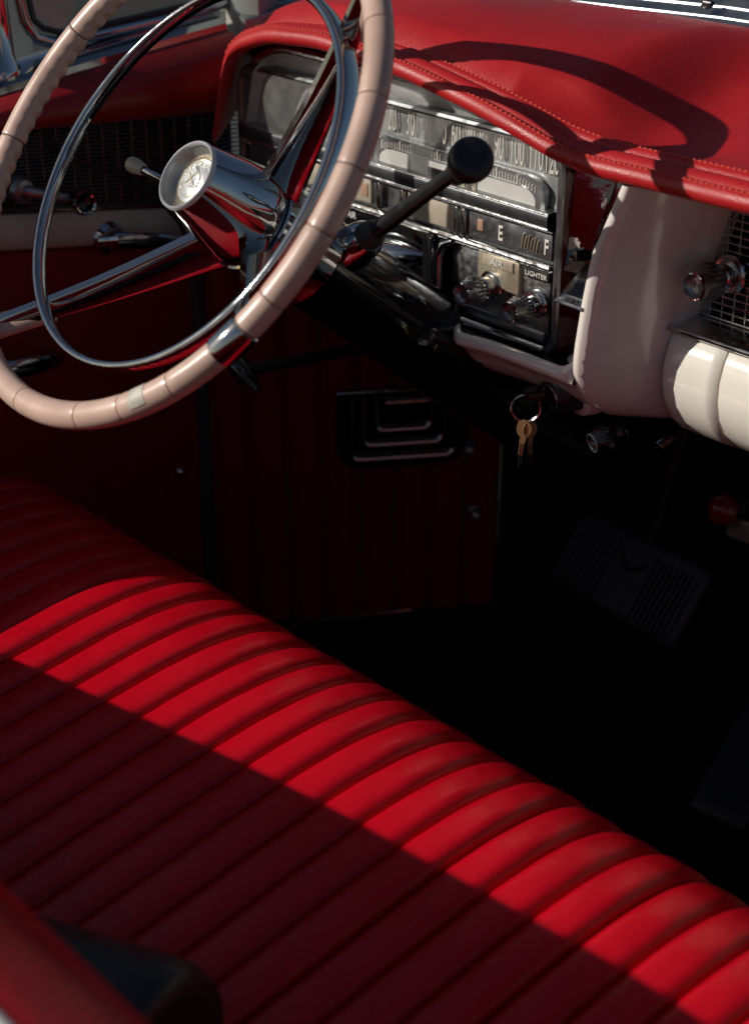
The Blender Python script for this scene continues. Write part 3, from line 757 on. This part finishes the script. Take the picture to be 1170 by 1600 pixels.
Ma = Matrix(((ar[0], ax[0], an[0], (a0+a1)[0]/2), (ar[1], ax[1], an[1], (a0+a1)[1]/2), (ar[2], ax[2], an[2], (a0+a1)[2]/2), (0, 0, 0, 1)))
build('pedal_pad', MB().box((0, 0, 0), (.058, .20, .012), Ma, .005, 3), 'black_rubber', ap)
for k in range(7):
    build('tread_rib', MB().box((-.021 + k*.007, -.006, .0065), (.0028, .17, .003), Ma, .0008, 1), 'black_rubber', ap)
lk = thing('red_knob_lever', (-.2, .5, .58), 'small red knob lever above the brake pedal at the right edge', 'lever')
build('knob', MB().lathe([(-.014, .004), (-.012, .011), (-.004, .0155), (.004, .016), (.011, .012), (.014, .005), (.0145, .0001)], (-.200, .500, .590), (-.75, -.6, .15), 24), 'red_knob', lk)
build('lever_arm', MB().tube([(-.195, .508, .590), (-.17, .53, .592), (-.14, .56, .60)], .008, 10), 'black_satin', lk)
build('bracket', MB().box((-.187, .512, .570), (.030, .004, .022), None, .001), 'gold_plate', lk)

# ------------------------------------------------------------------ bench seat
seat = thing('bench_seat', (0, -.2, .30), 'red pleated vinyl bench seat lit by a diagonal band of sun', 'seat')
PROF = [(-.470, .505), (-.43, .517), (-.38, .5285), (-.33, .539), (-.28, .549), (-.23, .559), (-.18, .568), (-.14, .5755), (-.10, .582), (-.07, .5865), (-.04, .589), (-.015, .5895), (.008, .5875), (.028, .583),
        (.045, .5755), (.058, .566), (.069, .554), (.077, .540), (.082, .523), (.084, .503), (.083, .478), (.079, .44), (.073, .39), (.066, .34)]
RS = .0362
from mathutils import noise as mnoise
def resample(P, k):
    out = []
    n = len(P)
    for i in range(n-1):
        p0, p1, p2, p3 = (Vector(P[max(0, i-1)]), Vector(P[i]), Vector(P[i+1]), Vector(P[min(n-1, i+2)]))
        for q in range(k):
            t = q/k
            out.append(.5*((2*p1) + (p2-p0)*t + (2*p0-5*p1+4*p2-p3)*t*t + (3*p1-p0-3*p2+p3)*t**3))
    out.append(Vector(P[-1]))
    return [(v[0], v[1]) for v in out]
def rib_mesh(seed):
    rnd = random.Random(seed)
    rows = []
    PP = resample(PROF, 4); n = len(PP)
    off = Vector((seed*7.3, seed*3.1, 0))
    us = [-1, -.97, -.92, -.84, -.72, -.55, -.35, -.12, .12, .35, .55, .72, .84, .92, .97, 1]
    for u in us:
        h = .0120*(max(0, 1 - abs(u)**4.4))**.60
        row = []
        for i, (y, z) in enumerate(PP):
            y0, z0 = PP[max(0, i-1)]; y1, z1 = PP[min(n-1, i+1)]
            L = math.hypot(y1-y0, z1-z0); ny, nz = -(z1-z0)/L, (y1-y0)/L
            big = mnoise.noise(Vector((u*.4, y*9, z*9)) + off)*.0011
            crs = mnoise.noise(Vector((u*1.2, y*55, z*55)) + off*2)*.0005
            hh = h + (big + crs)*min(1, h/.006)
            sx = mnoise.noise(Vector((y*12, z*12, 0)) + off*3)*.0006*(1 - abs(u))
            row.append(Vector((u*RS/2 + sx, y + ny*hh, z + nz*hh)))
        rows.append(row)
    return MB().grid(rows)
protos = []
for sd in range(9):
    mb = rib_mesh(sd)
    o = build('pleat', mb, 'seat_red', None, 75)
    protos.append(o.data)
    bpy.data.objects.remove(o)
xk = -.69
i = 0
while xk < .66:
    o = bpy.data.objects.new('pleat', protos[(i*5 + i//4) % 9])
    COL.objects.link(o); o.parent = seat
    o.location = Vector((xk, .0 + .020*(xk+.30), random.uniform(-.0012, .0012))) - seat.location
    o.scale.x = random.uniform(.975, 1.03)
    xk += RS; i += 1
build('cushion_base', MB().grid([[Vector((x, y - .004 + .020*(x+.3), z - .006)) for y, z in PROF] for x in [-.715 + q*1.4/14 for q in range(15)]]), 'seat_red', seat, 60)
# backrest: red pleated front, rolled top, white piping on its rear
BK = [(-.385, .52), (-.402, .60), (-.414, .70), (-.421, .765), (-.4235, .792), (-.426, .811), (-.431, .825), (-.440, .835), (-.452, .8425), (-.464, .8495), (-.474, .855), (-.482, .859), (-.487, .860)]
BR = [(-.487, .860), (-.492, .853), (-.497, .825), (-.506, .78), (-.52, .60), (-.52, .35)]
BT = smooth_table([(-.72, -.070), (-.63, -.050), (-.39, -.008), (-.12, .018), (.7, .022)], .03)
def bk(x, y, z): return Vector((x, y, z + BT(x)*sstep(.55, .82, z)))
xsb = [-.70 + q*1.38/60 for q in range(61)]
build('backrest', MB().grid([[bk(x, y, z) for y, z in BK] for x in xsb]), 'seat_red', seat, 60)
build('backrest_shell', MB().grid([[bk(x, y, z) for y, z in BR] for x in xsb]), 'white_trim', seat, 60)
build('piping', MB().tube([bk(x, -.4895, .8590) for x in xsb], .004, 10), 'white_trim', seat, 60)

# ------------------------------------------------------------------ bolster on the seat
bo = thing('bolster', (-.02, -.33, .58), 'dark blue-black roll shaped cushion against the backrest at lower left', 'cushion')
b0, b1 = Vector((-.19, -.375, .600)), Vector((.056, -.310, .618))
axb = (b1-b0).normalized(); Lb = (b1-b0).length
build('roll', MB().lathe([(0, .001), (.002, .015), (.02, .025), (Lb*.5, .038), (Lb*.9, .048), (Lb-.008, .048), (Lb-.002, .046)], b0, axb, 40), 'black_vinyl', bo, 60)
build('end_cap', MB().lathe([(Lb-.002, .046), (Lb+.002, .042), (Lb+.003, .03), (Lb+.002, .0001)], b0, axb, 40), 'black_satin', bo, 60)

# ------------------------------------------------------------------ steering wheel
n_ = Vector((-.0428, -.7865, .6161)).normalized()
e1 = Vector((.9985, -.0544, 0)).normalized(); e2 = n_.cross(e1)
WC = Vector((-.37, 0, .98))
MW = Matrix(((e1[0], e2[0], n_[0], WC[0]), (e1[1], e2[1], n_[1], WC[1]), (e1[2], e2[2], n_[2], WC[2]), (0, 0, 0, 1)))
sw = thing('steering_wheel', None, 'pinkish beige segmented steering wheel with chrome horn ring, spokes and hub', 'steering wheel', MW)
RR = .205; rr = .0103
def pol(r, a, z=0.0): return Vector((r*math.cos(R(a)), r*math.sin(R(a)), z))
rim = build('rim', MB().tube([pol(RR, k*3) for k in range(120)], rr-.0032, 12, True), 'rim_core', sw, 60)
cuts = [-171.5, -152, -130, -108, -90, -69, -56.5, -43.3, -32.0, -24.6, -17.5, -2.2, 10.5, 24.8, 41.5, 58, 75, 92, 110, 128, 144, 159.5, 188.5]
def section(a0, a1, bumps):
    mb = MB(); rows = []
    n = max(6, int((a1-a0)*(3.4 if bumps else 1.4))); g = .14
    a0 += g; a1 -= g
    seg = 20
    for i in range(n+1):
        a = lerp(a0, a1, i/n)
        edge = min(a-a0, a1-a)*PI/180*RR
        k = 1 - .03*(max(0, 1 - edge/.0008))**2
        row = []
        for j in range(seg):
            q = 2*PI*j/seg
            rad = rr*k
            if bumps:
                w = max(0, math.cos(q - 3.9))**1.5
                rad += .0008*w*math.cos(R(a)*98)
            row.append(pol(RR + rad*math.cos(q), a, rad*math.sin(q)))
        rows.append(row)
    mb.grid(rows, closed_v=True, cap=True)
    return mb
for a0, a1 in zip(cuts, cuts[1:]):
    if a0 == -32.0: continue
    build('rim_section', section(a0, a1, (a0 >= 100 or a0 < -150)), 'rim_pink', rim, 50)
build('rim_patch', MB().grid([[pol(RR + (rr+.00035)*math.cos(q), a, (rr+.00035)*math.sin(q)) for q in [R(40 + k*14) for k in range(9)]] for a in (-53.2, -52, -50.5, -49.2)]), 'rim_patch', rim, 60)
build('rim_band', MB().grid([[pol(RR + (rr+d)*math.cos(2*PI*j/24), a, (rr+d)*math.sin(2*PI*j/24)) for j in range(24)] for a, d in ((-32, -.001), (-31.8, .0010), (-31.2, .0014), (-25.4, .0014), (-24.8, .0010), (-24.6, -.001))], closed_v=True), 'chrome', rim, 50)
# horn ring
rows = []
for k in range(160):
    a = 360*k/160
    d = math.cos(R(a - 30))
    ax_ = .0060 + .0050*max(0, d)**1.2; rd = .0034 + .0012*max(0, d)
    rows.append([pol(.158 + rd*math.copysign(abs(math.cos(q))**.7, math.cos(q)), a, -.020 - ax_*.5 + ax_*math.copysign(abs(math.sin(q))**.7, math.sin(q))) for q in [2*PI*j/14 for j in range(14)]])
build('horn_ring', MB().grid(rows, closed_u=True, closed_v=True), 'chrome', sw, 60)
# spokes
for a in (58, -122.5, -28.3):
    rows = []
    t = pol(1, a+90)
    for i in range(15):
        s = i/14; r = lerp(.026, .198, s)
        z = lerp(-.080, -.005, s**.92) - .006*math.sin(PI*s)
        w = lerp(.0165, .0082, s**.8); dp = lerp(.038, .012, s**.9)
        rows.append([pol(r, a, z) + t*(w*u) + Vector((0, 0, dp*v)) for u, v in ((-.82, -.98), (-1, -.86), (-.98, -.74), (-.36, -.05), (-.28, 0), (.28, 0), (.36, -.05), (.98, -.74), (1, -.86), (.82, -.98))])
    sp = build('spoke', MB().grid(rows, closed_v=True, cap=True), 'chrome', sw, 28)
    rows = []
    for i in range(7):
        s = i/6; r = lerp(.166, .202, s); z = lerp(-.0375, -.013, s)
        rows.append([pol(r, a, z) + t*(lerp(.0095, .013, s)*math.cos(q)) + Vector((0, 0, lerp(.0085, .009, s)*math.sin(q))) for q in [2*PI*j/16 for j in range(16)]])
    if a != -28.3:
        build('spoke_socket', MB().grid(rows, closed_v=True, cap=True), 'rim_pink', sp, 60)
# hub
HUB = build('hub', MB().lathe([(-.029, .0255), (-.0288, .0276), (-.032, .0286), (-.045, .0312), (-.065, .0358), (-.085, .0396), (-.097, .0404), (-.0985, .039)], (0, 0, 0), (0, 0, 1), 64), 'chrome', sw, 60)
build('hub_ring', MB().lathe([(-.030, .0286), (-.0272, .0283), (-.0262, .0274), (-.0266, .0264), (-.030, .0258)], (0, 0, 0), (0, 0, 1), 64), 'hub_ring', HUB, 60)
build('hub_cup', MB().lathe([(-.029, .0260), (-.040, .0216), (-.0405, .0205), (-.0395, .0001)], (0, 0, 0), (0, 0, 1), 64), 'hub_cup', HUB, 50)
build('emblem_ring', MB().lathe([(-.0405, .0214), (-.0375, .0208), (-.0365, .0198), (-.0375, .0189), (-.0400, .0187)], (0, 0, 0), (0, 0, 1), 56), 'gold_plate', HUB, 50)
bd = build('emblem', MB().lathe([(-.0395, .0188), (-.0372, .0182), (-.0362, .0150), (-.0368, .0140), (-.0358, .0122), (-.0350, .008), (-.0346, .0001)], (0, 0, 0), (0, 0, 1), 56), 'badge_silver', HUB, 40)
cst = MB()
sh = [(-.0075, .0085), (-.0035, .0072), (0, .0092), (.0035, .0072), (.0075, .0085), (.0072, -.001), (.0045, -.0062), (0, -.0095), (-.0045, -.0062), (-.0072, -.001)]
tw = R(58)
def tw_(p, z): return Vector((p[0]*math.cos(tw) - p[1]*math.sin(tw), p[0]*math.sin(tw) + p[1]*math.cos(tw), z))
cst.add([tw_(p, -.0345) for p in sh] + [tw_((p[0]*.9, p[1]*.9), -.0325) for p in sh], [list(range(10, 20))] + [[i, (i+1) % 10, 10+(i+1) % 10, 10+i] for i in range(10)])
build('crest', cst, 'badge_silver', bd, 20)
cb = MB().box((0, 0, 0), (.0012, .015, .0008), Matrix.Translation((0, 0, -.0322)) @ Matrix.Rotation(tw, 4, 'Z')).box((0, .0005, 0), (.012, .0012, .0008), Matrix.Translation((0, 0, -.0322)) @ Matrix.Rotation(tw, 4, 'Z'))
for k in range(7):
    q = R(20 + 23*k) + tw; cb.lathe([(0, .0010), (.0010, .0007), (.0012, .0001)], (.0140*math.cos(q), .0140*math.sin(q), -.0366), (0, 0, 1), 8)
build('crest_detail', cb, 'gold_plate', bd, 40, kind='stuff')

# ------------------------------------------------------------------ steering column
col = thing('steering_column', WC - n_*.12, 'chrome steering column with black gear lever and a small ivory tipped stalk', 'steering column')
def C(s): return WC - n_*s
build('column_sleeve', MB().lathe([(-.099, .0405), (-.100, .0425), (-.112, .0425), (-.135, .0425), (-.150, .0435), (-.160, .0450), (-.164, .042)], WC, n_, 56), 'chrome', col, 40)
build('column_jacket', MB().lathe([(-.160, .0395), (-.26, .041), (-.40, .043), (-.56, .043)], WC, n_, 40), 'black_gloss', col, 60)
gb = Vector((-.318, .150, .897))
gk = Vector((-.185, .138, .9905))
gax = (gk - gb).normalized()
gl = build('gear_lever', MB().tube([gb - gax*.01, gb.lerp(gk, .35), gb.lerp(gk, .7), gk], [.0072, .0068, .0058, .0052], 16), 'black_satin', col, 60)
build('lever_collar', MB().lathe([(-.050, .017), (-.030, .0185), (-.010, .0185), (.000, .0165), (.008, .0150), (.012, .0125), (.012, .007)], gb, gax, 36), 'chrome', gl, 40)
build('lever_boot', MB().lathe([(.008, .0120), (.016, .0115), (.022, .0098), (.026, .0070)], gb, gax, 30), 'black_rubber', gl, 60)
kax = (gax*.85 + Vector((.38, -.42, .20))).normalized()
build('lever_knob', MB().lathe([(-.040, .0062), (-.036, .0086), (-.016, .0118), (-.011, .0130), (-.009, .0150), (-.004, .0163), (.001, .0165), (.0045, .0158), (.0062, .0140), (.0070, .009), (.0072, .0001)], gk, kax, 40), 'black_satin', gl, 50)
t0 = C(.105) + Vector((-.03, 0, .0)); t1 = Vector((-.527, .078, .929))
ta = (t1 - t0).normalized()
ts = build('turn_signal_stalk', MB().tube([t0, t1 - ta*.012], [.0040, .0030], 12), 'chrome', col)
build('stalk_tip', MB().lathe([(-.014, .0038), (-.012, .0052), (-.002, .0068), (.004, .0066), (.0055, .005), (.006, .0001)], t1, ta, 22), 'tip_ivory', ts)
build('lower_bracket', MB().box((0, 0, 0), (.13, .10, .02), Matrix.Translation((-.37, .255, .775)) @ Matrix.Rotation(R(-36), 4, 'X'), .006), 'black_gloss', col)

print('objects', len(bpy.data.objects), 'tris', sum(len(o.data.loop_triangles) if o.type == 'MESH' and not o.data.calc_loop_triangles() else 0 for o in bpy.data.objects))
